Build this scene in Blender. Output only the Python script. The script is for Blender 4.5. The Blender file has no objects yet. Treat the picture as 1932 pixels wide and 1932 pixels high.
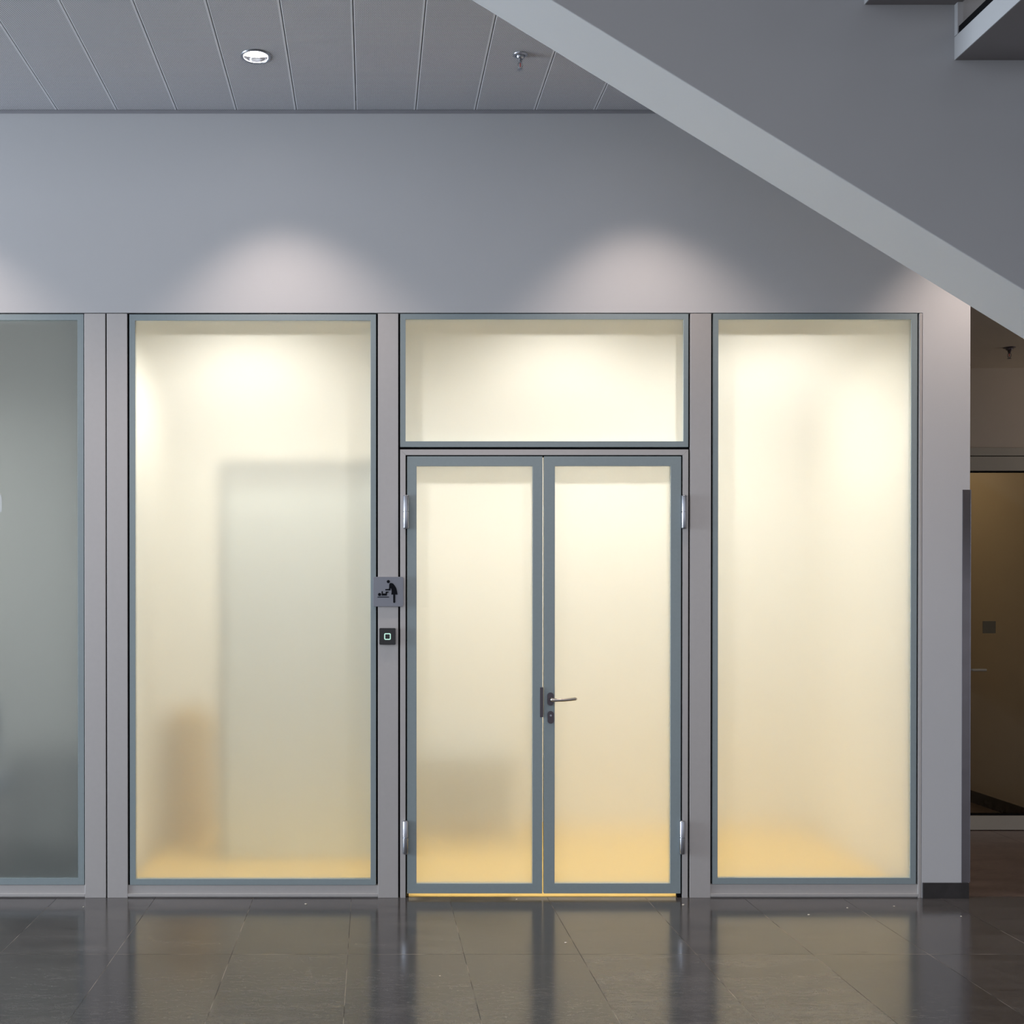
import bpy, bmesh, math, random
from mathutils import Vector, Matrix

S = bpy.context.scene
COL = S.collection

# ------------------------------------------------------------------ camera
F = 2075.0          # focal length in pixels of the 1932 frame
D = 5.6             # camera to glazing plane
DL = 0.005          # slight downward pitch
CX, CY = 700.0, 1118.0 + F*math.tan(DL)
def dz_at(py, d):   # height above the camera of the frame row py at depth d
    u = (CY-py)/F
    return d*(u*math.cos(DL)-math.sin(DL))/(math.cos(DL)+u*math.sin(DL))
ZC = -dz_at(1694, D)
def X(px, d=D): return (px-CX)/F*d
def Z(py, d=D): return ZC+dz_at(py, d)

cam_d = bpy.data.cameras.new('camera')
cam = bpy.data.objects.new('camera', cam_d); COL.objects.link(cam)
cam.location = (0, -D, ZC)
cam.rotation_euler = (math.pi/2-DL, 0, 0)
cam_d.sensor_width = 36; cam_d.lens = F/1932*36
cam_d.shift_x = (966-CX)/1932
cam_d.shift_y = (CY-966)/1932
cam_d.clip_start = 0.05
S.camera = cam

# ------------------------------------------------------------------ light and exposure
S.view_settings.view_transform = 'Standard'
S.view_settings.look = 'None'
S.view_settings.gamma = 1
S.view_settings.use_curve_mapping = False
S.view_settings.exposure = 0.0

W = bpy.data.worlds.new('hall_daylight'); S.world = W; W.use_nodes = True
wn = W.node_tree; wn.nodes.clear()
wo = wn.nodes.new('ShaderNodeOutputWorld'); wb = wn.nodes.new('ShaderNodeBackground')
wt = wn.nodes.new('ShaderNodeTexCoord'); ws = wn.nodes.new('ShaderNodeSeparateXYZ')
wr = wn.nodes.new('ShaderNodeMapRange'); wm = wn.nodes.new('ShaderNodeMix'); wm.data_type = 'RGBA'
wn.links.new(wt.outputs['Generated'], ws.inputs[0])
wn.links.new(ws.outputs[0], wr.inputs[0])
wr.inputs[1].default_value = -1; wr.inputs[2].default_value = 0.6
wr.inputs[3].default_value = 0; wr.inputs[4].default_value = 1
wn.links.new(wr.outputs[0], wm.inputs[0])
wm.inputs[6].default_value = (1.03, 1.10, 1.28, 1)     # daylight end of the hall, to the left
wm.inputs[7].default_value = (0.53, 0.525, 0.54, 1)     # dimmer end
wn.links.new(wm.outputs[2], wb.inputs[0]); wb.inputs[1].default_value = 1.0
wn.links.new(wb.outputs[0], wo.inputs[0])

def area(name, loc, rot, sx, sy, energy, color):
    l = bpy.data.lights.new(name, 'AREA'); l.shape = 'RECTANGLE'; l.size = sx; l.size_y = sy
    l.energy = energy; l.color = color
    o = bpy.data.objects.new(name, l); COL.objects.link(o); o.location = loc; o.rotation_euler = rot
    return o
# tall daylight window front at the left end of the hall
area('hall_window_light', (-9.5, -1.25, 1.9), (0, math.radians(-90), 0), 3.6, 2.3, 850, (0.78, 0.89, 1.0))

# ------------------------------------------------------------------ materials
def new_mat(name):
    m = bpy.data.materials.new(name); m.use_nodes = True
    nt = m.node_tree; nt.nodes.clear()
    out = nt.nodes.new('ShaderNodeOutputMaterial')
    return m, nt, out
def math_node(nt, op, a, b=None, c=None):
    n = nt.nodes.new('ShaderNodeMath'); n.operation = op
    for i, v in enumerate((a, b, c)):
        if v is None: continue
        if isinstance(v, (int, float)): n.inputs[i].default_value = v
        else: nt.links.new(v, n.inputs[i])
    return n.outputs[0]
def mix_rgb(nt, fac, a, b):
    n = nt.nodes.new('ShaderNodeMix'); n.data_type = 'RGBA'
    for i, v in ((0, fac), (6, a), (7, b)):
        if isinstance(v, (int, float)): n.inputs[i].default_value = v
        elif isinstance(v, tuple): n.inputs[i].default_value = v if len(v) == 4 else (*v, 1)
        else: nt.links.new(v, n.inputs[i])
    return n.outputs[2]
def noise(nt, scale, detail=3, rough=0.5, stretch=None):
    g = nt.nodes.new('ShaderNodeNewGeometry')
    n = nt.nodes.new('ShaderNodeTexNoise')
    n.inputs['Scale'].default_value = scale; n.inputs['Detail'].default_value = detail
    n.inputs['Roughness'].default_value = rough
    if stretch:
        mp = nt.nodes.new('ShaderNodeMapping'); mp.inputs['Scale'].default_value = stretch
        nt.links.new(g.outputs['Position'], mp.inputs[0]); nt.links.new(mp.outputs[0], n.inputs[0])
    else:
        nt.links.new(g.outputs['Position'], n.inputs[0])
    return n.outputs[0]
def pbr(name, color, rough=0.6, metal=0.0, spec=0.5, var=0.06, vscale=3.0, bump=0.0, bscale=200):
    m, nt, out = new_mat(name)
    p = nt.nodes.new('ShaderNodeBsdfPrincipled')
    c = color
    nz = noise(nt, vscale)
    lo = tuple(v*(1-var) for v in c); hi = tuple(min(1, v*(1+var)) for v in c)
    nt.links.new(mix_rgb(nt, nz, lo, hi), p.inputs['Base Color'])
    p.inputs['Roughness'].default_value = rough; p.inputs['Metallic'].default_value = metal
    p.inputs['Specular IOR Level'].default_value = spec
    if bump:
        b = nt.nodes.new('ShaderNodeBump'); b.inputs['Strength'].default_value = bump; b.inputs['Distance'].default_value = 0.001
        nt.links.new(noise(nt, bscale), b.inputs['Height']); nt.links.new(b.outputs[0], p.inputs['Normal'])
    nt.links.new(p.outputs[0], out.inputs[0])
    return m
def emit(name, color, strength):
    m, nt, out = new_mat(name)
    e = nt.nodes.new('ShaderNodeEmission'); e.inputs[0].default_value = (*color, 1); e.inputs[1].default_value = strength
    nt.links.new(e.outputs[0], out.inputs[0]); return m

M = {}
M['plaster'] = pbr('white_plaster', (0.62, 0.625, 0.64), 0.85, var=0.025, vscale=1.2, bump=0.25, bscale=260)
M['stair_paint'] = pbr('stair_paint', (0.45, 0.455, 0.465), 0.8, var=0.03, vscale=1.5, bump=0.2, bscale=200)
M['alu'] = pbr('silver_aluminium', (0.58, 0.56, 0.55), 0.42, metal=0.25, var=0.03, vscale=40, bump=0.1, bscale=900)
M['enamel'] = pbr('blue_grey_enamel', (0.31, 0.375, 0.395), 0.35, var=0.05, vscale=60)
M['gasket'] = pbr('black_gasket', (0.004, 0.004, 0.005), 0.8, spec=0.1)
M['chrome'] = pbr('satin_steel', (0.45, 0.47, 0.52), 0.28, metal=1.0)
M['dark_steel'] = pbr('dark_bronze_steel', (0.12, 0.105, 0.12), 0.32, metal=0.9)
M['lever'] = pbr('lever_steel', (0.50, 0.46, 0.42), 0.25, metal=1.0)
M['sign'] = pbr('sign_silver', (0.27, 0.285, 0.33), 0.4, metal=0.15)
M['black'] = pbr('pictogram_black', (0.006, 0.007, 0.011), 0.6, spec=0.1)
M['black_gloss'] = pbr('black_gloss_plastic', (0.012, 0.011, 0.012), 0.15)
M['ring'] = emit('reader_ring_light', (0.62, 1.0, 0.86), 1.0)
M['guard'] = pbr('corner_guard_steel', (0.20, 0.19, 0.21), 0.30, metal=0.85, vscale=6, var=0.2)
M['plinth'] = pbr('dark_stone_plinth', (0.035, 0.032, 0.033), 0.22, vscale=9, var=0.6)
M['white_room'] = pbr('warm_white_room_paint', (0.84, 0.83, 0.78), 0.8, var=0.02)
M['amber_floor'] = pbr('amber_floor', (0.86, 0.58, 0.16), 0.5, var=0.08)
M['room_panel'] = pbr('pale_grey_panel', (0.70, 0.76, 0.74), 0.45, var=0.02)
M['panel_edge'] = pbr('panel_dark_edge', (0.12, 0.15, 0.145), 0.5)
M['sticker'] = pbr('brown_sticker', (0.10, 0.08, 0.045), 0.6)
M['bench'] = pbr('grey_bench_laminate', (0.34, 0.36, 0.34), 0.5)
M['wood'] = pbr('amber_wood', (0.42, 0.24, 0.006), 0.5, vscale=12, var=0.2)
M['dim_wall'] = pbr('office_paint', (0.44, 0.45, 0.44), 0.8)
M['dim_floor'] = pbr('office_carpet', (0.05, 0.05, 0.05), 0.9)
M['navy'] = pbr('navy_fabric', (0.015, 0.04, 0.09), 0.8)
M['charcoal'] = pbr('charcoal_laminate', (0.045, 0.045, 0.045), 0.5)
M['brown_wall'] = pbr('corridor_paint', (0.50, 0.44, 0.38), 0.8, var=0.03)
M['brown_frame'] = pbr('corridor_frame', (0.36, 0.33, 0.28), 0.45, metal=0.1)
M['crumb'] = pbr('pale_crumb', (0.75, 0.68, 0.58), 0.8)
M['white_vinyl'] = pbr('white_vinyl', (0.72, 0.76, 0.76), 0.5)
M['lens'] = emit('lamp_lens', (1.0, 0.97, 0.98), 14.0)
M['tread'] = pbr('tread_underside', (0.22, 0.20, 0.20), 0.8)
M['reflector'] = pbr('bright_reflector', (0.9, 0.9, 0.92), 0.12, metal=1.0)
M['bulb'] = pbr('red_liquid_bulb', (0.5, 0.12, 0.12), 0.15)
M['ceil_trim'] = pbr('ceiling_edge_metal', (0.33, 0.33, 0.355), 0.5, metal=0.1)

# frosted glass: satin front face, clear back face
def frosted(name, tint, rough, wide, diff, diffcol):
    m, nt, out = new_mat(name)
    g1 = nt.nodes.new('ShaderNodeBsdfRefraction'); g1.inputs['Color'].default_value = (*tint, 1)
    g1.inputs['Roughness'].default_value = rough; g1.inputs['IOR'].default_value = 1.10
    g2 = nt.nodes.new('ShaderNodeBsdfTranslucent'); g2.inputs['Color'].default_value = (*tint, 1)
    d = nt.nodes.new('ShaderNodeBsdfDiffuse'); d.inputs['Color'].default_value = (*diffcol, 1)
    a = nt.nodes.new('ShaderNodeMixShader'); a.inputs[0].default_value = wide
    b = nt.nodes.new('ShaderNodeMixShader'); b.inputs[0].default_value = diff
    nt.links.new(g1.outputs[0], a.inputs[1]); nt.links.new(g2.outputs[0], a.inputs[2])
    nt.links.new(a.outputs[0], b.inputs[1]); nt.links.new(d.outputs[0], b.inputs[2])
    gl = nt.nodes.new('ShaderNodeBsdfGlossy'); gl.inputs['Roughness'].default_value = 0.45
    c = nt.nodes.new('ShaderNodeMixShader'); c.inputs[0].default_value = 0.03
    nt.links.new(b.outputs[0], c.inputs[1]); nt.links.new(gl.outputs[0], c.inputs[2])
    nt.links.new(c.outputs[0], out.inputs[0])
    return m
def thin_back(name):
    m, nt, out = new_mat(name)
    t = nt.nodes.new('ShaderNodeBsdfTransparent'); t.inputs[0].default_value = (0.985, 0.99, 0.985, 1)
    nt.links.new(t.outputs[0], out.inputs[0]); return m
M['glass_back'] = thin_back('clear_glass_back')
M['frost'] = frosted('frosted_glass', (0.98, 0.985, 0.96), 0.75, 0.45, 0.06, (0.6, 0.65, 0.62))
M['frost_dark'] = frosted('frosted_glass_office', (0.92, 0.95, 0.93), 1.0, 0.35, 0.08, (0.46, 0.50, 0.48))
def clear(name, tint, ior=1.45):
    m, nt, out = new_mat(name)
    g = nt.nodes.new('ShaderNodeBsdfGlass'); g.inputs['Color'].default_value = (*tint, 1)
    g.inputs['Roughness'].default_value = 0.0; g.inputs['IOR'].default_value = ior
    nt.links.new(g.outputs[0], out.inputs[0]); return m
M['clear'] = clear('clear_glass', (0.97, 0.99, 0.975))

M['door_glass'] = clear('coated_door_glass', (0.95, 0.93, 0.88), 1.18)

# perforated metal ceiling panels
SEAM0, SEAMW = X(111), (X(1121)-X(111))/9.0
def perforated():
    m, nt, out = new_mat('perforated_metal')
    g = nt.nodes.new('ShaderNodeNewGeometry'); s = nt.nodes.new('ShaderNodeSeparateXYZ')
    nt.links.new(g.outputs['Position'], s.inputs[0])
    P = 0.0101
    def lattice(off):
        fx = math_node(nt, 'SUBTRACT', math_node(nt, 'FRACT', math_node(nt, 'ADD', math_node(nt, 'DIVIDE', s.outputs[0], P), 1000+off)), 0.5)
        fy = math_node(nt, 'SUBTRACT', math_node(nt, 'FRACT', math_node(nt, 'ADD', math_node(nt, 'DIVIDE', s.outputs[1], P), 1000+off)), 0.5)
        return math_node(nt, 'ADD', math_node(nt, 'MULTIPLY', fx, fx), math_node(nt, 'MULTIPLY', fy, fy))
    dd = math_node(nt, 'MINIMUM', lattice(0), lattice(0.5))
    hole = math_node(nt, 'LESS_THAN', dd, 0.245**2)
    # plain rim along each seam
    t = math_node(nt, 'FRACT', math_node(nt, 'ADD', math_node(nt, 'DIVIDE', math_node(nt, 'SUBTRACT', s.outputs[0], SEAM0), SEAMW), 100))
    e = math_node(nt, 'SUBTRACT', 0.5, math_node(nt, 'ABSOLUTE', math_node(nt, 'SUBTRACT', t, 0.5)))
    inside = math_node(nt, 'MULTIPLY', math_node(nt, 'GREATER_THAN', t, 0.02), math_node(nt, 'LESS_THAN', t, 0.962))
    fac = math_node(nt, 'MULTIPLY', hole, inside)
    p = nt.nodes.new('ShaderNodeBsdfPrincipled'); p.inputs['Roughness'].default_value = 0.5
    nt.links.new(mix_rgb(nt, fac, (0.66, 0.665, 0.70), (0.045, 0.05, 0.065)), p.inputs['Base Color'])
    nt.links.new(p.outputs[0], out.inputs[0]); return m
M['perf'] = perforated()

# dark stone floor tiles
def stone(name, ox, oy, tx, ty, base, hi, rough):
    m, nt, out = new_mat(name)
    g = nt.nodes.new('ShaderNodeNewGeometry'); s = nt.nodes.new('ShaderNodeSeparateXYZ')
    nt.links.new(g.outputs['Position'], s.inputs[0])
    ax = math_node(nt, 'DIVIDE', math_node(nt, 'SUBTRACT', s.outputs[0], ox), tx)
    ay = math_node(nt, 'DIVIDE', math_node(nt, 'SUBTRACT', s.outputs[1], oy), ty)
    def edge(a, size, w):
        f = math_node(nt, 'FRACT', math_node(nt, 'ADD', a, 100))
        e = math_node(nt, 'SUBTRACT', 0.5, math_node(nt, 'ABSOLUTE', math_node(nt, 'SUBTRACT', f, 0.5)))
        return math_node(nt, 'LESS_THAN', e, w/size)
    joint = math_node(nt, 'MAXIMUM', edge(ax, tx, 0.0014), edge(ay, ty, 0.0016))
    cid = nt.nodes.new('ShaderNodeCombineXYZ')
    nt.links.new(math_node(nt, 'FLOOR', ax), cid.inputs[0]); nt.links.new(math_node(nt, 'FLOOR', ay), cid.inputs[1])
    wnz = nt.nodes.new('ShaderNodeTexWhiteNoise'); nt.links.new(cid.outputs[0], wnz.inputs[0])
    streak = noise(nt, 1.0, 8, 0.62, (2.2, 9.0, 1))
    fine = noise(nt, 300.0, 3, 0.7)
    k = math_node(nt, 'ADD', math_node(nt, 'MULTIPLY', streak, 0.75), math_node(nt, 'MULTIPLY', wnz.outputs[0], 0.25))
    r = nt.nodes.new('ShaderNodeMapRange'); nt.links.new(k, r.inputs[0]); r.inputs[1].default_value = 0.40; r.inputs[2].default_value = 0.64
    c1 = mix_rgb(nt, r.outputs[0], base, hi)
    r2 = nt.nodes.new('ShaderNodeMapRange'); nt.links.new(fine, r2.inputs[0]); r2.inputs[1].default_value = 0.35; r2.inputs[2].default_value = 0.75
    c2 = mix_rgb(nt, math_node(nt, 'MULTIPLY', r2.outputs[0], 0.5), c1, tuple(v*2.2 for v in hi))
    med = noise(nt, 1.0, 5, 0.7, (26, 60, 1))
    r4 = nt.nodes.new('ShaderNodeMapRange'); nt.links.new(med, r4.inputs[0]); r4.inputs[1].default_value = 0.4; r4.inputs[2].default_value = 0.7
    c2 = mix_rgb(nt, math_node(nt, 'MULTIPLY', r4.outputs[0], 0.45), c2, tuple(v*1.9 for v in hi))
    sc = noise(nt, 1.0, 10, 0.7, (5, 60, 1))
    r3 = nt.nodes.new('ShaderNodeMapRange'); nt.links.new(sc, r3.inputs[0]); r3.inputs[1].default_value = 0.62; r3.inputs[2].default_value = 0.75
    c3 = mix_rgb(nt, math_node(nt, 'MULTIPLY', r3.outputs[0], 0.5), c2, tuple(v*2.5 for v in hi))
    jn = noise(nt, 5.0, 2, 0.5)
    jr = nt.nodes.new('ShaderNodeMapRange'); nt.links.new(jn, jr.inputs[0]); jr.inputs[1].default_value = 0.45; jr.inputs[2].default_value = 0.6
    jc = mix_rgb(nt, jr.outputs[0], (0.012, 0.011, 0.011), (0.24, 0.21, 0.18))
    col = mix_rgb(nt, joint, c3, jc)
    p = nt.nodes.new('ShaderNodeBsdfPrincipled')
    nt.links.new(col, p.inputs['Base Color'])
    rr = nt.nodes.new('ShaderNodeMapRange'); nt.links.new(streak, rr.inputs[0])
    rr.inputs[3].default_value = rough-0.03; rr.inputs[4].default_value = rough+0.04
    nt.links.new(math_node(nt, 'ADD', rr.outputs[0], math_node(nt, 'MULTIPLY', joint, 0.5)), p.inputs['Roughness'])
    p.inputs['Specular IOR Level'].default_value = 0.7
    nt.links.new(p.outputs[0], out.inputs[0]); return m
M['tiles'] = stone('dark_stone_tiles', -1.60, -0.874, 0.5, 1.0, (0.022, 0.021, 0.022), (0.072, 0.067, 0.066), 0.145)
M['tiles2'] = stone('reddish_stone_tiles', 3.05, 0.02, 1.0, 3.0, (0.010, 0.007, 0.006), (0.14, 0.105, 0.095), 0.30)

# ------------------------------------------------------------------ mesh helpers
def BM(): return bmesh.new()
def box(bm, x0, x1, y0, y1, z0, z1):
    v = [bm.verts.new((x, y, z)) for x in (x0, x1) for y in (y0, y1) for z in (z0, z1)]
    for f in ((0,1,3,2), (4,6,7,5), (0,4,5,1), (2,3,7,6), (0,2,6,4), (1,5,7,3)):
        bm.faces.new([v[i] for i in f])
    return bm
def prism(bm, pts, y0, y1):           # outline in x,z extruded along y
    a = [bm.verts.new((x, y0, z)) for x, z in pts]; b = [bm.verts.new((x, y1, z)) for x, z in pts]
    bm.faces.new(a); bm.faces.new(b[::-1])
    n = len(pts)
    for i in range(n): bm.faces.new((a[i], b[i], b[(i+1) % n], a[(i+1) % n]))
    return bm
def ring_prism(bm, outer, inner, y0, y1):
    n = len(outer)
    L = [[bm.verts.new((x, y, z)) for x, z in p] for p in (outer, inner) for y in (y0, y1)]
    for i in range(n):
        j = (i+1) % n
        bm.faces.new((L[0][i], L[0][j], L[2][j], L[2][i])); bm.faces.new((L[1][i], L[3][i], L[3][j], L[1][j]))
        bm.faces.new((L[0][i], L[1][i], L[1][j], L[0][j])); bm.faces.new((L[2][i], L[2][j], L[3][j], L[3][i]))
    return bm
def rect(x0, x1, z0, z1): return [(x0, z0), (x1, z0), (x1, z1), (x0, z1)]
def rrect(x0, x1, z0, z1, r, n=6):
    out = []
    for cx, cz, a0 in ((x1-r, z1-r, 0), (x0+r, z1-r, 90), (x0+r, z0+r, 180), (x1-r, z0+r, 270)):
        for i in range(n+1):
            a = math.radians(a0+90*i/n); out.append((cx+r*math.cos(a), cz+r*math.sin(a)))
    return out
def circle(cx, cz, r, n=24, k=1.0): return [(cx+r*math.cos(2*math.pi*i/n), cz+k*r*math.sin(2*math.pi*i/n)) for i in range(n)]
def lathe(bm, prof, c=(0, 0, 0), n=32, cap=True):   # (r, z) profile around the vertical axis
    rows = []
    for r, z in prof:
        rows.append([bm.verts.new((c[0]+r*math.cos(2*math.pi*i/n), c[1]+r*math.sin(2*math.pi*i/n), c[2]+z)) for i in range(n)])
    for a, b in zip(rows, rows[1:]):
        for i in range(n): bm.faces.new((a[i], a[(i+1) % n], b[(i+1) % n], b[i]))
    if cap:
        bm.faces.new(rows[0][::-1]); bm.faces.new(rows[-1])
    return bm
def tube(bm, pts, rad, n=10):
    pts = [Vector(p) for p in pts]; rows = []
    if not isinstance(rad, (list, tuple)): rad = [rad]*len(pts)
    for i, p in enumerate(pts):
        t = (pts[min(i+1, len(pts)-1)]-pts[max(i-1, 0)]).normalized()
        up = Vector((0, 1, 0)) if abs(t.y) < 0.9 else Vector((0, 0, 1))
        a = t.cross(up).normalized(); b = t.cross(a)
        rows.append([bm.verts.new(p+rad[i]*(math.cos(2*math.pi*k/n)*a+math.sin(2*math.pi*k/n)*b)) for k in range(n)])
    for r, q in zip(rows, rows[1:]):
        for k in range(n): bm.faces.new((r[k], r[(k+1) % n], q[(k+1) % n], q[k]))
    bm.faces.new(rows[0][::-1]); bm.faces.new(rows[-1])
    return bm
def obj(name, bm, m, parent=None, bevel=0.0, smooth=False, loc=None):
    bmesh.ops.recalc_face_normals(bm, faces=bm.faces[:])
    me = bpy.data.meshes.new(name); bm.to_mesh(me); bm.free()
    o = bpy.data.objects.new(name, me); COL.objects.link(o)
    for mm in (m if isinstance(m, (list, tuple)) else [m]): me.materials.append(mm)
    if loc: o.location = loc
    if parent: o.parent = parent
    if smooth:
        me.shade_smooth()
        es = o.modifiers.new('edges', 'EDGE_SPLIT'); es.split_angle = math.radians(35)
    if bevel:
        b = o.modifiers.new('bevel', 'BEVEL'); b.width = bevel; b.segments = 2; b.limit_method = 'ANGLE'
    return o
def tag(o, label=None, cat=None, group=None, kind=None):
    if label: o['label'] = label
    if cat: o['category'] = cat
    if group: o['group'] = group
    if kind: o['kind'] = kind
    return o
def empty(name, loc, label, cat, group=None, kind=None):
    o = bpy.data.objects.new(name, None); COL.objects.link(o); o.location = loc; o.empty_display_size = 0.05
    return tag(o, label, cat, group, kind)
def part(name, bm, m, parent, label=None, **k):     # part mesh given in world coordinates
    o = obj(name, bm, m, None, **k)
    base = Vector((0, 0, 0)); q = parent
    while q is not None: base += q.location; q = q.parent
    o.data.transform(Matrix.Translation(-base)); o.parent = parent
    if label: o['label'] = label
    return o
def struct(name, bm, m, label, cat, **k):
    return tag(obj(name, bm, m, **k), label, cat, kind='structure')
def copy_tree(o, parent=None):
    c = o.copy(); COL.objects.link(c)
    if parent: c.parent = parent
    for ch in [q for q in bpy.data.objects if q.parent == o]: copy_tree(ch, c)
    return c

# ------------------------------------------------------------------ room shell
ZCEIL = Z(209)                 # perforated ceiling
ZHEAD = Z(590)                 # head of the glazing
XP0, XP1 = X(1740), X(1829.5)  # white pier
XPART = X(200.5)               # partition between office and lit room
YCW = 1.60; DCW = D+YCW        # far wall of the side corridor
ZCC = ZC+(1118-695)*DCW/F      # side corridor ceiling
ZRC = ZHEAD+0.32               # lit room ceiling
YRB = 1.85                     # lit room back wall
ZUP = 7.4

struct('floor', box(BM(), -12, 9, -11, 0.018, -0.12, 0), M['tiles'], 'dark polished stone tile floor of the hall', 'floor')
struct('floor_corridor', box(BM(), XP1-0.2, 9, 0.018, 4.2, -0.12, 0.0), M['tiles2'], 'dark reddish stone floor inside the side corridor at right', 'floor')
b = BM(); box(b, XPART+0.05, XP1-0.2, 0.018, YRB+0.1, -0.12, 0.001)
struct('floor_room', b, M['amber_floor'], 'amber floor glowing behind the frosted double door', 'floor')
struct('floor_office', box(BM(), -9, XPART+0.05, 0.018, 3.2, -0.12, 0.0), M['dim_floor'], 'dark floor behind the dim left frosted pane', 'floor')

b = BM()
prism(b, [(-12, 0), (-12, ZUP), (9, ZUP), (9, ZCC+0.02), (XP1, ZCC+0.02), (XP1, 0), (XP0, 0), (XP0, ZHEAD), (-4.2, ZHEAD), (-4.2, 0)], 0.0, 0.20)
struct('wall_front', b, M['plaster'], 'white plaster wall above and to the right of the glazing', 'wall')
struct('baseboard_right', box(BM(), XP0+0.004, X(1828), -0.010, 0.0, 0, Z(1665)), M['plinth'], 'short dark stone plinth under the white pier', 'baseboard', bevel=0.001)

# lit room enclosure
struct('wall_room_back', box(BM(), XPART, XP1, YRB, YRB+0.1, 0, ZRC), M['white_room'], 'warm white wall seen blurred behind the lit frosted glass', 'wall')
struct('wall_room_left', box(BM(), XPART-0.03, XPART+0.03, 0.12, YRB, 0, ZRC), M['white_room'], 'partition wall behind the twin silver posts', 'wall')
struct('wall_room_right', box(BM(), XP0+0.06, XP1-0.0005, 0.2, YRB, 0, ZRC), M['white_room'], 'warm white side wall behind the right frosted pane', 'wall')
struct('ceiling_room', box(BM(), XPART, XP1, 0.1, YRB+0.1, ZRC, ZRC+0.1), M['white_room'], 'white ceiling of the lit room behind the frosted glass', 'ceiling')
# dim office
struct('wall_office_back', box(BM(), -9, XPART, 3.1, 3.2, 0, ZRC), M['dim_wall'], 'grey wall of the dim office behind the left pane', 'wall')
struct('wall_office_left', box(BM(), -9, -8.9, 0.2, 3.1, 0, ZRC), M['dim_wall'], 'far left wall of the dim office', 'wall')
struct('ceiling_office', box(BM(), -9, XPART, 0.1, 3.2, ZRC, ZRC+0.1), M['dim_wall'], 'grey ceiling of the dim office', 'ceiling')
area('office_lamp_light', (-3.9, 1.7, ZRC-0.05), (0, 0, 0), 1.2, 0.3, 50, (1.0, 1.0, 0.97))

# side corridor and the room beyond
struct('ceiling_corridor', box(BM(), XP1, 9, 0.001, 4.2, ZCC, ZCC+0.0195), M['brown_wall'], 'dim brown ceiling of the side corridor', 'ceiling')
def zc_(py): return Z(py, DCW)
struct('wall_corridor_back', box(BM(), XP1-0.2, 9, YCW, YCW+0.12, zc_(845), ZCC), M['brown_wall'], 'dim brown wall over the glass door in the side corridor', 'wall')
b = BM(); box(b, XP1-0.2, XP1+0.001, YRB+0.1, 4.2, 0, ZCC)
struct('wall_beyond_left', b, M['brown_wall'], 'left wall of the room beyond the corridor glass', 'wall')
XB = (1830-CX)*(F*ZC/(1512-1118))/F
b = BM(); box(b, XB, XB+0.1, YCW+0.14, 4.2, 0, ZCC)
struct('wall_beyond_right', b, M['brown_wall'], 'brown wall seen through the corridor glass door', 'wall')
struct('baseboard_beyond', box(BM(), XB-0.012, XB, YCW+0.14, 4.2, 0, 0.088), M['plinth'], 'dark baseboard behind the corridor glass door', 'baseboard')
struct('wall_beyond_back', box(BM(), XP1-0.2, 9, 4.2, 4.3, 0, ZCC+0.1), M['brown_wall'], 'end wall beyond the corridor', 'wall')
struct('wall_corridor_right', box(BM(), 8.9, 9, 0.2, 4.2, 0, ZCC), M['brown_wall'], 'right end wall of the side corridor', 'wall')
area('corridor_fill_light', (5.6, 0.9, 2.2), (math.radians(180), 0, 0), 0.3, 0.3, 9.0, (1.0, 0.82, 0.62))  # added out-of-view fill, faces up to brighten the corridor ceiling
area('beyond_room_light', (3.7, 2.6, ZCC-0.05), (0, 0, 0), 0.3, 0.3, 5.2, (1.0, 0.76, 0.42))

# hall ceiling: backing slab, perforated panels, wall edge trim
CE = 3.9
dd_ = F*(ZCEIL-ZC)/(1118-109.0); yl = dd_-D; xl = (483-CX)*dd_/F; LS = SEAMW*6
def holed_plate(x0, x1, y0, y1, z0, z1, cx, cy, r, n=40):
    bm = BM(); rows = []
    for z in (z0, z1):
        inn, out = [], []
        for i in range(n):
            a = 2*math.pi*(i+0.5)/n; ca, sa = math.cos(a), math.sin(a)
            inn.append(bm.verts.new((cx+r*ca, cy+r*sa, z)))
            t = min(((x1-cx)/ca if ca > 0 else (x0-cx)/ca), ((y1-cy)/sa if sa > 0 else (y0-cy)/sa))
            out.append([cx+t*ca, cy+t*sa])
        for qx in (x0, x1):
            for qy in (y0, y1):
                k = min(range(n), key=lambda i: abs((math.atan2(qy-cy, qx-cx)-math.atan2(out[i][1]-cy, out[i][0]-cx)+math.pi) % (2*math.pi)-math.pi))
                out[k] = [qx, qy]
        rows += [inn, [bm.verts.new((p[0], p[1], z)) for p in out]]
    for i in range(n):
        j = (i+1) % n
        bm.faces.new((rows[0][i], rows[0][j], rows[1][j], rows[1][i])); bm.faces.new((rows[2][i], rows[3][i], rows[3][j], rows[2][j]))
        bm.faces.new((rows[0][i], rows[2][i], rows[2][j], rows[0][j])); bm.faces.new((rows[1][i], rows[1][j], rows[3][j], rows[3][i]))
    return bm
b = BM(); box(b, -12, 9, -1.22, 0, ZCEIL+0.05, ZCEIL+0.35)
ceil = struct('ceiling', b, M['gasket'], 'grey perforated metal panel ceiling of the hall', 'ceiling')
k = -16
while SEAM0+k*SEAMW < CE:
    x0 = SEAM0+k*SEAMW+0.002; x1 = x0+SEAMW-0.004
    yf = -1.2
    lx = next((xl+LS*q for q in (-1, 0, 1, 2) if x0 < xl+LS*q < x1), None)
    if lx is None: bm = box(BM(), x0, x1, yf, -0.004, ZCEIL, ZCEIL+0.03)
    else: bm = holed_plate(x0, x1, yf, -0.004, ZCEIL, ZCEIL+0.03, lx, yl, 0.0600)
    obj('ceiling_panel', bm, M['perf'], ceil, bevel=0.0015)
    k += 1
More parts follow.
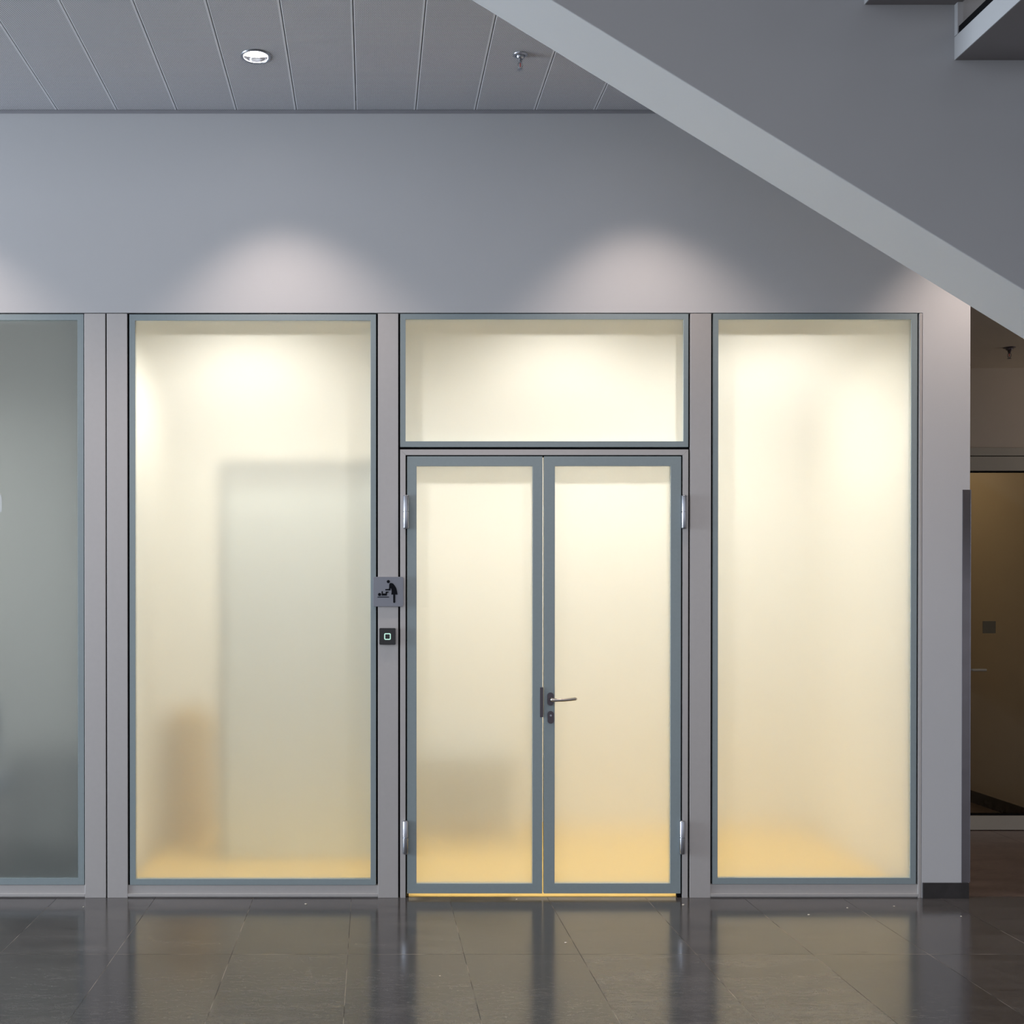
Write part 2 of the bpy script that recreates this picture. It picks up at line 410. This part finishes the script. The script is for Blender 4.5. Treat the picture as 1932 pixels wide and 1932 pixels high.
struct('trim_1', box(BM(), -6, CE, -0.012, 0, Z(214.5), ZCEIL-0.001), M['ceil_trim'], 'thin grey metal strip where the ceiling meets the wall', 'trim')
struct('trim_25', box(BM(), -12, 9, -1.25, -1.22, ZCEIL-0.002, ZCEIL+0.36), M['plaster'], 'plastered front edge of the ceiling slab beside the stairs', 'trim')
struct('ceiling_upper', box(BM(), -12, 9, -11, 0, ZUP, ZUP+0.2), M['brown_wall'], 'high ceiling of the hall above the stairs', 'ceiling')

# ------------------------------------------------------------------ glazing posts, seams, rails
SEAM_D = 0.016
def mullion(n, p0, p1, z1, label, y0=0.0, z0=0.0):
    return struct('trim_%d' % n, box(BM(), X(p0), X(p1), y0, 0.10, z0, z1), M['alu'], label, 'window post', bevel=0.0012)
ZH = Z(591.5)
mullion(2, 159.6, 199.2, ZH, 'left one of the twin silver posts beside the dim pane')
mullion(3, 202.0, 240.4, ZH, 'right one of the twin silver posts beside the lit pane')
mullion(4, 713.2, 751.4, ZH, 'silver post left of the double door, carrying the sign')
mullion(5, 1302.0, 1341.2, ZH, 'silver post right of the double door')
mullion(6, 1733.4, 1739.2, ZH, 'narrow silver edge strip beside the white pier')
# black recessed gaskets (one carcass mesh per seam)
def seam(n, p0, p1, z0, z1, label):
    return struct('trim_%d' % n, box(BM(), X(p0), X(p1), SEAM_D, 0.09, z0, z1), M['gasket'], label, 'seal')
seam(7, 158.2, 159.8, Z(1670), ZH, 'black seal right of the dim pane')
seam(8, 199.0, 202.2, 0.001, ZH, 'black seal between the twin silver posts')
seam(9, 240.2, 244.2, Z(1670), ZH, 'black seal left of the tall lit pane')
seam(10, 709.6, 713.4, Z(1669), ZH, 'black seal right of the tall lit pane')
seam(11, 751.2, 755.0, 0.001, ZH, 'black seal left of the double door frame')
seam(12, 1298.6, 1302.2, 0.001, ZH, 'black seal right of the double door frame')
seam(13, 1341.0, 1345.0, Z(1668), ZH, 'black seal left of the right lit pane')
seam(14, 1730.2, 1733.6, Z(1668), ZH, 'black seal right of the right lit pane')
seam(15, 755, 1298.8, Z(847.4), Z(843.6), 'black seal between the transom pane and the door frame')
seam(16, 200-560, 158.2, Z(592.2), ZHEAD+0.001, 'black seal over the dim pane')
seam(17, 244, 709.8, Z(592.6), ZHEAD+0.001, 'black seal over the tall lit pane')
seam(18, 755, 1298.8, Z(591.6), ZHEAD+0.001, 'black seal over the transom pane')
seam(19, 1345, 1730.4, Z(591.0), ZHEAD+0.001, 'black seal over the right lit pane')
# bottom rails
def rail(n, p0, p1, ptop, label):
    b = BM(); zt = Z(ptop)
    prism_pts = [(0.0, 0.0)]
    box(b, X(p0), X(p1), 0.006, 0.10, 0.006, zt); box(b, X(p0), X(p1), 0.0, 0.006, 0.006, 0.020)
    box(b, X(p0), X(p1), 0.010, 0.09, 0.0, 0.006)
    return struct('trim_%d' % n, b, M['alu'], label, 'rail', bevel=0.0008)
rail(20, -400, 159.4, 1670.2, 'silver bottom rail under the dim pane')
rail(21, 240.6, 713.0, 1670.6, 'silver bottom rail under the tall lit pane')
rail(22, 1341.4, 1733.2, 1669.0, 'silver bottom rail under the right lit pane')
# mitred door frame
b = BM()
xo0, xo1, xi0, xi1, zo, zi = X(755.2), X(1298.4), X(765.2), X(1288.2), Z(848.0), Z(858.6)
prism(b, [(xo0, 0), (xi0, 0), (xi0, zi), (xo0, zo)], 0.0, 0.09)
prism(b, [(xo0+0.0006, zo), (xi0+0.0006, zi), (xi1-0.0006, zi), (xo1-0.0006, zo)], 0.0, 0.09)
prism(b, [(xo1, 0), (xo1, zo), (xi1, zi), (xi1, 0)], 0.0, 0.09)
struct('trim_23', b, M['alu'], 'silver mitred frame around the double door', 'door frame', bevel=0.0006)
b = BM(); box(b, X(765.0), X(768.0), SEAM_D, 0.06, 0.0, Z(859)); box(b, X(1285.2), X(1288.4), SEAM_D, 0.06, 0.0, Z(859)); box(b, X(765), X(1288), SEAM_D, 0.06, Z(860.6), Z(858.2))
struct('trim_24', b, M['gasket'], 'black seal inside the double door frame', 'seal')

# ------------------------------------------------------------------ frosted panes
def pane_unit(root, o, i, mat, y0=0.002):
    ox0, ox1, oz0, oz1 = X(o[0]), X(o[1]), Z(o[3]), Z(o[2])
    ix0, ix1, iz0, iz1 = X(i[0]), X(i[1]), Z(i[3]), Z(i[2])
    part('glass_border', ring_prism(BM(), rect(ox0, ox1, oz0, oz1), rect(ix0, ix1, iz0, iz1), y0, y0+0.03), M['enamel'], root, 'blue grey enamelled edge band', bevel=0.0008)
    e = 0.0015
    bm = box(BM(), ix0-e*0, ix1, y0+0.004, y0+0.014, iz0, iz1)
    bm.faces.ensure_lookup_table()
    g = part('frosted_pane', bm, [mat, M['glass_back']], root)
    for p in g.data.polygons:
        p.material_index = 0 if p.normal.y < -0.5 else 1
    return g
def win(n, o, i, mat, label):
    r = empty('window_%d' % n, (X((o[0]+o[1])/2), 0, Z(o[3])), label, 'window', kind='structure')
    pane_unit(r, o, i, mat); return r
win(1, (-360, 158.0, 592.4, 1669.6), (-345, 146.6, 603.8, 1657.0), M['frost_dark'], 'dim grey green frosted window at the left edge')
win(2, (244.4, 709.4, 592.8, 1670.0), (255.2, 699.2, 604.6, 1658.6), M['frost'], 'tall lit frosted window with a blurred door shape behind')
win(3, (755.2, 1298.4, 591.8, 843.2), (765.2, 1289.4, 602.2, 832.4), M['frost'], 'wide lit frosted transom window over the double door')
win(4, (1345.2, 1730.0, 591.2, 1668.4), (1355.0, 1718.8, 602.4, 1656.6), M['frost'], 'tall lit frosted window right of the double door')

# ------------------------------------------------------------------ double door
def hinge(root, p0, p1, q0, q1):
    bm = BM(); xc = X((p0+p1)/2); r = (X(p1)-X(p0))/2; z0, z1 = Z(q1), Z(q0); zm = (z0+z1)/2
    lathe(bm, [(r*0.55, z0), (r*0.9, z0+0.003), (r, z0+0.006), (r, zm-0.002), (r*0.7, zm-0.0012), (r*0.7, zm+0.0012), (r, zm+0.002), (r, z1-0.006), (r*0.9, z1-0.003), (r*0.55, z1)], (xc, -r*0.75, 0), 24)
    return part('hinge', bm, M['chrome'], root, 'polished steel barrel hinge', smooth=True)
dl = empty('door_1', (X(895), 0, Z(1686)), 'left leaf of the lit frosted double door, with dark strike plate', 'door', kind='structure')
pane_unit(dl, (768.2, 1023.6, 860.8, 1686.0), (786.0, 1005.0, 879.4, 1667.4), M['frost'])
hinge(dl, 760.4, 771.4, 934, 998); hinge(dl, 759.6, 770.2, 1547, 1611)
part('strike_plate', box(BM(), X(1019.2), X(1024.8), -0.003, 0.02, Z(1353), Z(1297)), M['dark_steel'], dl, 'dark steel strike plate', bevel=0.0005)
dr = empty('door_2', (X(1156), 0, Z(1686)), 'right leaf of the lit frosted double door, with lever handle', 'door', kind='structure')
pane_unit(dr, (1026.6, 1285.0, 860.8, 1686.0), (1047.0, 1265.4, 879.2, 1667.2), M['frost'])
hinge(dr, 1284.2, 1294.6, 934, 998); hinge(dr, 1281.6, 1291.8, 1547, 1611)
def oval(p0, p1, q0, q1): 
    x0, x1, z0, z1 = X(p0), X(p1), Z(q1), Z(q0); r = (x1-x0)/2-0.0001
    return rrect(x0, x1, z0, z1, r, 8)
rose = part('handle_rose', prism(BM(), oval(1032.8, 1044.2, 1306.5, 1331), -0.009, 0.003), M['dark_steel'], dr, 'dark oval steel rose', bevel=0.001, smooth=True)
hx, hz = X(1038.5), Z(1318.6)
pts = [(hx, -0.006, hz), (hx, -0.03, hz), (hx+0.003, -0.045, hz), (hx+0.012, -0.054, hz-0.0005), (hx+0.028, -0.057, hz-0.001), (hx+0.06, -0.056, hz-0.0005), (hx+0.095, -0.054, hz+0.0025), (hx+0.118, -0.050, hz+0.0045), (hx+0.1245, -0.045, hz+0.0045)]
part('lever', tube(BM(), [(p[0], p[1], p[2]) for p in pts], [0.0095, 0.0095, 0.0100, 0.0095, 0.0088, 0.0085, 0.0082, 0.0085, 0.0055], 14), M['lever'], rose, 'curved satin steel lever', smooth=True)
esc = part('lock_escutcheon', prism(BM(), oval(1033.2, 1044.4, 1341.5, 1365), -0.008, 0.003), M['dark_steel'], dr, 'dark oval lock escutcheon', bevel=0.001, smooth=True)
kc = (X(1038.9), Z(1349.6))
bm = prism(BM(), circle(kc[0], kc[1], 0.0052, 20), -0.0105, -0.007)
cyl = part('lock_cylinder', bm, M['chrome'], esc, 'bright lock cylinder', bevel=0.0005)
# door bottom seal tip at the right
part('floor_seal', box(BM(), X(1279), X(1284.6), 0.006, 0.03, 0.0006, Z(1686.4)), M['gasket'], dr, 'short black rubber floor seal')
part('floor_seal', box(BM(), X(768.6), X(771), 0.006, 0.03, 0.0006, Z(1686.4)), M['gasket'], dl, 'short black rubber floor seal')

# ------------------------------------------------------------------ pier corner guard
cg = BM(); gx0, gx1, gz0, gz1 = X(1815.2), X(1831.4), Z(1664.6), Z(924)
box(cg, gx0, gx1, -0.003, 0.0, gz0, gz1); box(cg, gx1-0.003, gx1, 0.0, 0.05, gz0, gz1)
box(cg, gx0-0.0005, gx0+0.0025, -0.0042, -0.003, gz0, gz1); box(cg, gx1-0.003, gx1-0.0008, -0.0042, -0.003, gz0, gz1)
tag(obj('corner_guard', cg, M['guard'], bevel=0.0006), 'tall grey steel corner guard on the edge of the white pier', 'corner guard')

# ------------------------------------------------------------------ sign with pictogram
SU = lambda u: X(680+u/8.4)
SV = lambda v: Z(1050+v/8.4)
sg = empty('sign', (X(732), -0.012, Z(1116)), 'square silver baby changing sign fixed on the post left of the door', 'sign')
yS = -0.014
part('sign_plate', prism(BM(), rrect(X(704), X(761), Z(1144.4), Z(1088.4), 0.008), yS, 0.0), M['sign'], sg, bevel=0.0012)
def pic(name, pts, label): 
    bm = BM(); prism(bm, [(SU(u), SV(v)) for u, v in pts], yS-0.0012, yS+0.001)
    return bm
woman = BM()
prism(woman, [(SU(u), SV(v)) for u, v in [(458, 432), (470, 422), (490, 419), (510, 425), (530, 443), (552, 474), (570, 510), (580, 550), (588, 603), (551, 603), (551, 722), (546, 732), (534, 736), (523, 732), (519, 722), (519, 603), (488, 603), (493, 560), (491, 530), (484, 503), (478, 506), (477, 532), (470, 538), (398, 537), (392, 532), (392, 522), (398, 516), (452, 514), (454, 480), (455, 450)]], yS-0.0012, yS+0.001)
prism(woman, circle(SU(442), SV(398), 25/8.4/370.5, 24), yS-0.0012, yS+0.001)
part('pictogram_adult', woman, M['black'], sg, 'black bending figure in a skirt')
baby = BM()
prism(baby, circle(SU(303), SV(602), 25/8.4/370.5, 24), yS-0.0012, yS+0.001)
prism(baby, [(SU(u), SV(v)) for u, v in [(336, 548), (352, 548), (356, 586), (398, 586), (398, 562), (404, 556), (448, 556), (448, 568), (430, 574), (422, 580), (418, 620), (336, 620)]], yS-0.0012, yS+0.001)
prism(baby, [(SU(u), SV(v)) for u, v in [(270, 636), (454, 636), (454, 648), (270, 648)]], yS-0.0012, yS+0.001)
part('pictogram_baby', baby, M['black'], sg, 'black lying infant on a table line')

# ------------------------------------------------------------------ door reader
rd = empty('access_reader', (X(731), 0, Z(1200)), 'small square black reader with a glowing ring under the sign', 'door reader')
part('reader_housing', prism(BM(), rrect(X(715.8), X(746.2), Z(1216), Z(1185), 0.005), -0.018, 0.0), M['black_gloss'], rd, bevel=0.0015)
o1 = rrect(SU(377), SU(480), SV(1317), SV(1214), 0.0065, 6); i1 = rrect(SU(392), SU(466), SV(1303), SV(1229), 0.0030, 6)
part('light_ring', ring_prism(BM(), o1, i1, -0.0186, -0.0165), M['ring'], rd, 'pale green glowing square ring')

# lettering fragment on the dim pane
bm = prism(BM(), [(X(-14), Z(930)), (X(0), Z(931.5)), (X(2.2), Z(935)), (X(3.2), Z(950)), (X(3.2), Z(964)), (X(0), Z(967)), (X(-12), Z(966)), (X(-14), Z(950))], 0.0048, 0.0061)
tag(obj('vinyl_lettering', bm, M['white_vinyl']), 'white vinyl lettering fragment on the dim pane at the left edge', 'lettering')

# ------------------------------------------------------------------ ceiling fittings
def downlight(loc, energy, spot, blend, color, label, group, tilt=(0, 0), surface=False):
    r = empty('downlight', loc, label, 'ceiling lamp', group)
    part('trim_ring', lathe(BM(), [(0.057, -0.001), (0.059, -0.0045), (0.067, -0.004), (0.0700, 0.0), (0.0700, 0.004), (0.057, 0.004), (0.057, -0.001)], loc, 40, cap=False), M['chrome'], r, smooth=True)
    part('reflector', lathe(BM(), [(0.057, 0.002), (0.055, 0.012), (0.049, 0.024), (0.049, 0.026), (0.0565, 0.012), (0.0572, 0.002)], loc, 40, cap=False), M['reflector'], r, smooth=True)
    if surface: part('lamp_can', lathe(BM(), [(0.069, -0.030), (0.069, 0.039), (0.060, 0.0395), (0.060, -0.030)], loc, 32, cap=False), M['chrome'], r, smooth=True)
    part('lamp_lens', lathe(BM(), [(0.050, 0.020), (0.050, 0.0245)], loc, 32), M['lens'], r, 'glowing white lens')
    l = bpy.data.lights.new('downlight_beam', 'SPOT'); l.energy = energy; l.spot_size = math.radians(spot); l.spot_blend = blend
    l.color = color; l.shadow_soft_size = 0.045
    lo = bpy.data.objects.new('downlight_beam', l); COL.objects.link(lo); lo.parent = r; lo.location = (0, 0, 0.012 if surface else -0.012)
    lo.rotation_euler = (math.radians(tilt[0]), math.radians(tilt[1]), 0)
    return r
G = 'recessed downlights along the glazed front'
HL = (1.0, 0.82, 0.72)
for k, lab in ((0, 'bright round recessed downlight in the perforated ceiling'), (-1, 'recessed downlight nearest the left end of the ceiling'), (1, 'recessed downlight above the double door beside the stair'), (2, 'recessed downlight above the white pier behind the stair')):
    downlight((xl+LS*k, yl, ZCEIL-0.0005), 85 if k == 2 else 56, 92, 0.66, HL, lab, G, (0, -4))

def sprinkler(loc, label, matb, cone=True):
    r = empty('sprinkler', loc, label, 'sprinkler', 'ceiling sprinklers')
    part('escutcheon', lathe(BM(), [(0.034, 0.0), (0.033, -0.003), (0.022, -0.006), (0.0205, -0.004), (0.0205, 0.0)], loc, 32), matb, r, smooth=True)
    part('body', lathe(BM(), [(0.019, -0.002), (0.0195, -0.010), (0.016, -0.016), (0.009, -0.019), (0.009, -0.028), (0.0065, -0.030), (0.0065, -0.036)], loc, 24), matb, r, smooth=True)
    part('glass_bulb', lathe(BM(), [(0.0015, -0.036), (0.0030, -0.038), (0.0032, -0.052), (0.0012, -0.056)], loc, 12), M['bulb'], r, 'thin red glass bulb')
    bm = BM()
    for s in (-1, 1):
        tube(bm, [(loc[0]+s*0.006, loc[1], loc[2]-0.034), (loc[0]+s*0.0105, loc[1], loc[2]-0.042), (loc[0]+s*0.0100, loc[1], loc[2]-0.052), (loc[0]+s*0.003, loc[1], loc[2]-0.062), (loc[0], loc[1], loc[2]-0.064)], 0.0018, 8)
    part('frame_arms', bm, matb, r, smooth=True)
    part('deflector', lathe(BM(), [(0.003, -0.062), (0.012, -0.066), (0.012, -0.0672), (0.003, -0.0672)], loc, 20), matb, r)
    return r
ds = F*(ZCEIL-ZC)/(1118-106.0)
sprinkler(((981-CX)*ds/F, ds-D, ZCEIL-0.0005), 'small chrome sprinkler head hanging from the perforated ceiling', M['chrome'])
dq = F*(ZCC-ZC)/(1118-656.0)
sprinkler(((1903-CX)*dq/F, dq-D, ZCC-0.0005), 'small dark sprinkler head on the side corridor ceiling', M['dark_steel'])

# ------------------------------------------------------------------ staircase
YF, YN = -1.30, -1.60
df, dn = D+YF, D+YN
sl = 0.612
cB = (1118+112)*df/F                    # soffit height over the camera at x = 0
xs0, xs1 = -1.6, (cB+ZC)/sl
def zb(x): return ZC+cB-sl*x
st = empty('staircase', (xs1, (YF+YN)/2, 0), 'pale concrete stair flight running diagonally down to the right', 'staircase')
b = BM()
prism(b, [(xs0, zb(xs0)), (xs1, zb(xs1)), (xs1+0.01, 1.9), (xs0, 1.9+zb(xs0))], YN, YF)
part('stringer_wall', b, M['stair_paint'], st, 'grey solid balustrade wall with slanted underside', bevel=0.003)
xB0 = (1800-CX)*dn/F; zB0 = ZC+(1118-116)*dn/F
for k in range(-9, 9):
    x0 = xB0-0.3277*k; z0 = zB0+0.2005*k
    if z0 < 0.15: continue
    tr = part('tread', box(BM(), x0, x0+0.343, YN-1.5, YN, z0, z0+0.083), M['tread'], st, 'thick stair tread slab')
    fp = part('tread_face', box(BM(), x0-0.004, x0, YN-1.5, YN, z0, z0+0.083), M['stair_paint'], tr, 'pale edge face')
    part('tread_strip', box(BM(), x0-0.004, x0+0.02, YN-1.5, YN-0.03, z0+0.083, z0+0.108), M['gasket'], tr, 'dark strip along the tread edge')  # narrow dark strip on top of the tread's left edge
    part('bracket', box(BM(), x0-0.004, x0+0.016, YN-0.022, YN, z0+0.085, z0+0.1995), M['stair_paint'], tr, 'small pale bracket')

# ------------------------------------------------------------------ corridor glass door
d3 = empty('door_3', (X(1900, DCW), YCW, 0), 'wide glass door with pale rails at the end of the side corridor', 'door', kind='structure')
XA, XZ = XP1-0.2, XB+1.6
part('head_frame', box(BM(), XA, XZ, YCW-0.012, YCW+0.05, zc_(860), zc_(845)), M['brown_frame'], d3, bevel=0.001)
part('head_seal', box(BM(), XA, XZ, YCW, YCW+0.05, zc_(861.5), zc_(859.6)), M['gasket'], d3)
part('top_rail', box(BM(), XA, XZ, YCW-0.012, YCW+0.05, zc_(888.6), zc_(861.5)), M['brown_frame'], d3, bevel=0.001)
part('glazing_seal', box(BM(), XA, XZ, YCW, YCW+0.04, zc_(891), zc_(888.4)), M['gasket'], d3)
part('glass_panel', box(BM(), XA, XZ, YCW+0.008, YCW+0.018, zc_(1536), zc_(890)), M['door_glass'], d3)
part('bottom_seal', box(BM(), XA, XZ, YCW, YCW+0.04, zc_(1539), zc_(1535.6)), M['gasket'], d3)
part('bottom_rail', box(BM(), XA, XZ, YCW-0.012, YCW+0.04, 0.004, zc_(1538.6)), M['brown_frame'], d3, bevel=0.001)
hb = part('handle', tube(BM(), [(X(1822, DCW), YCW, zc_(1263)), (X(1822, DCW), YCW-0.045, zc_(1263)), (X(1826, DCW), YCW-0.055, zc_(1263)), (X(1852, DCW), YCW-0.055, zc_(1263))], 0.009, 12), M['brown_frame'], d3, 'pale lever handle', smooth=True)
part('notice_sticker', box(BM(), X(1855, DCW), X(1880, DCW), YCW+0.0068, YCW+0.0078, zc_(1195), zc_(1172)), M['sticker'], d3, 'small square brown sticker')

# ------------------------------------------------------------------ things behind the frosted glass
RL = (1.0, 0.95, 0.86)
for xx, e, lab in ((-0.62, 46, 'left ceiling lamp glowing behind the tall lit pane'), (0.98, 40, 'middle ceiling lamp glowing behind the transom pane'), (2.05, 42, 'right ceiling lamp glowing behind the right lit pane')):
    downlight((xx, 0.66, ZRC-0.041), e*2.95, 150, 0.6, RL, lab, 'lamps of the room behind the frosted glass', surface=True)
# open inner door leaf close to the glass
yp = 0.84; dp = D+yp
def XPp(px): return (px-CX)*dp/F
ip = empty('inner_door_leaf', (XPp(560), yp, 0.0), 'pale grey door leaf standing open behind the tall lit pane', 'door leaf')
zt = ZC+(1118-872)*dp/F
part('leaf_panel', box(BM(), XPp(424), XPp(712), yp, yp+0.04, 0.012, zt-0.05), M['room_panel'], ip, bevel=0.002)
fr = BM(); box(fr, XPp(424), XPp(712), yp-0.02, yp+0.05, zt-0.05, zt); box(fr, XPp(416), XPp(424), yp-0.02, yp+0.05, 0.0012, zt)
part('leaf_edge', fr, M['panel_edge'], ip, 'darker edge frame of the leaf')
# amber waste bin with lid
wx, wy = (364-CX)*(D+1.42)/F, 1.42
wb_ = empty('waste_bin', (wx, wy, 0.0), 'amber brown waste bin behind the lower left of the tall lit pane', 'waste bin')
part('bin_body', lathe(BM(), [(0.115, 0.0012), (0.13, 0.02), (0.148, 0.70), (0.145, 0.72)], (wx, wy, 0), 32), M['wood'], wb_, smooth=True)
part('bin_lid', lathe(BM(), [(0.155, 0.72), (0.155, 0.75), (0.11, 0.82), (0.02, 0.84)], (wx, wy, 0), 32), M['wood'], wb_, smooth=True)
# low bench by the back wall
ct = empty('low_bench', (0.62, YRB-0.3, 0.0), 'pale grey low bench blurred behind the left door leaf', 'bench')
part('bench_seat', box(BM(), 0.30, 0.92, YRB-0.50, YRB-0.06, 0.46, 0.52), M['bench'], ct, bevel=0.006)
for qx in (0.34, 0.85):
    for qy in (YRB-0.47, YRB-0.12):
        part('bench_leg', box(BM(), qx, qx+0.03, qy, qy+0.03, 0.0012, 0.46), M['bench'], ct, bevel=0.002)
part('bench_shelf', box(BM(), 0.36, 0.86, YRB-0.46, YRB-0.10, 0.20, 0.23), M['bench'], ct)
# office furniture behind the dim pane
yo = 0.75; do = D+yo
cb = empty('low_cabinet', ((70-CX)*do/F, yo+0.2, 0), 'low charcoal cabinet behind the bottom of the dim pane', 'cabinet')
cx0, cx1, chh = (15-CX)*do/F, (158-CX)*do/F, 0.62
part('cabinet_body', box(BM(), cx0, cx1, yo, yo+0.45, 0.0012, chh), M['charcoal'], cb, bevel=0.003)
for q in range(2):
    xa = cx0+0.005+q*(cx1-cx0)/2; 
    dq_ = part('cabinet_door', box(BM(), xa, xa+(cx1-cx0)/2-0.01, yo-0.018, yo-0.0005, 0.05, chh-0.02), M['charcoal'], cb, bevel=0.002)
    part('door_knob', lathe(BM(), [(0.004, 0), (0.01, 0.01), (0.004, 0.02)], (xa+0.04, yo-0.024, 0.4), 12), M['chrome'], dq_)
ch = empty('office_chair', ((-20-CX)*do/F, 0.7, 0), 'navy blue chair behind the dim pane at the left edge', 'chair')
hx0 = (-20-CX)*do/F
part('backrest', prism(BM(), rrect(hx0-0.22, hx0+0.16, 0.62, 1.0, 0.06), 0.42, 0.47), M['navy'], ch, bevel=0.01)
part('seat', box(BM(), hx0-0.22, hx0+0.16, 0.47, 0.72, 0.44, 0.52), M['navy'], ch, bevel=0.02)
for sx in (-0.2, 0.14):
    for sy in (0.46, 0.70):
        part('leg', tube(BM(), [(hx0+sx, sy, 0.001), (hx0+sx, sy, 0.45)], 0.012, 10), M['dark_steel'], ch)

# ------------------------------------------------------------------ crumbs on the floor
random.seed(4)
def crumb(px, py, r, label):
    d = F*ZC/(py-1118.0); x, y = (px-CX)*d/F, d-D
    bm = bmesh.new(); bmesh.ops.create_icosphere(bm, subdivisions=1, radius=r)
    for v in bm.verts:
        v.co *= random.uniform(0.7, 1.2); v.co.x *= 1.4; v.co.z = max(v.co.z, -r*0.5)*0.6
    zmin = min(v.co.z for v in bm.verts)
    tag(obj('crumb', bm, M['crumb'], loc=(x, y, -zmin+0.0002)), label, 'crumb', 'pale crumbs scattered on the dark floor')
for px, py, r, lab in ((577, 1707, 0.0055, 'tan crumb on the floor under the tall lit pane'), (975, 1698, 0.0035, 'pale crumb on the floor below the left door leaf'),
        (1068, 1780, 0.0045, 'white crumb on the floor tiles in front of the right door leaf'), (1290, 1708, 0.0050, 'pale sliver on the floor at the post right of the door'),
        (1527, 1727, 0.0045, 'yellowish crumb on the floor reflection before the right lit pane'), (1600, 1714, 0.0035, 'tiny crumb nearest the bottom rail under the right lit pane'),
        (1688, 1711, 0.0040, 'pale crumb near the right end of the bottom rail'), (1815, 1730, 0.0032, 'tiny crumb on the floor before the white pier'),
        (157, 1712, 0.0036, 'tiny crumb on the floor below the left twin post'), (830, 1843, 0.0028, 'tiny crumb on the open tile below the left door leaf reflection')):
    crumb(px, py, r, lab)
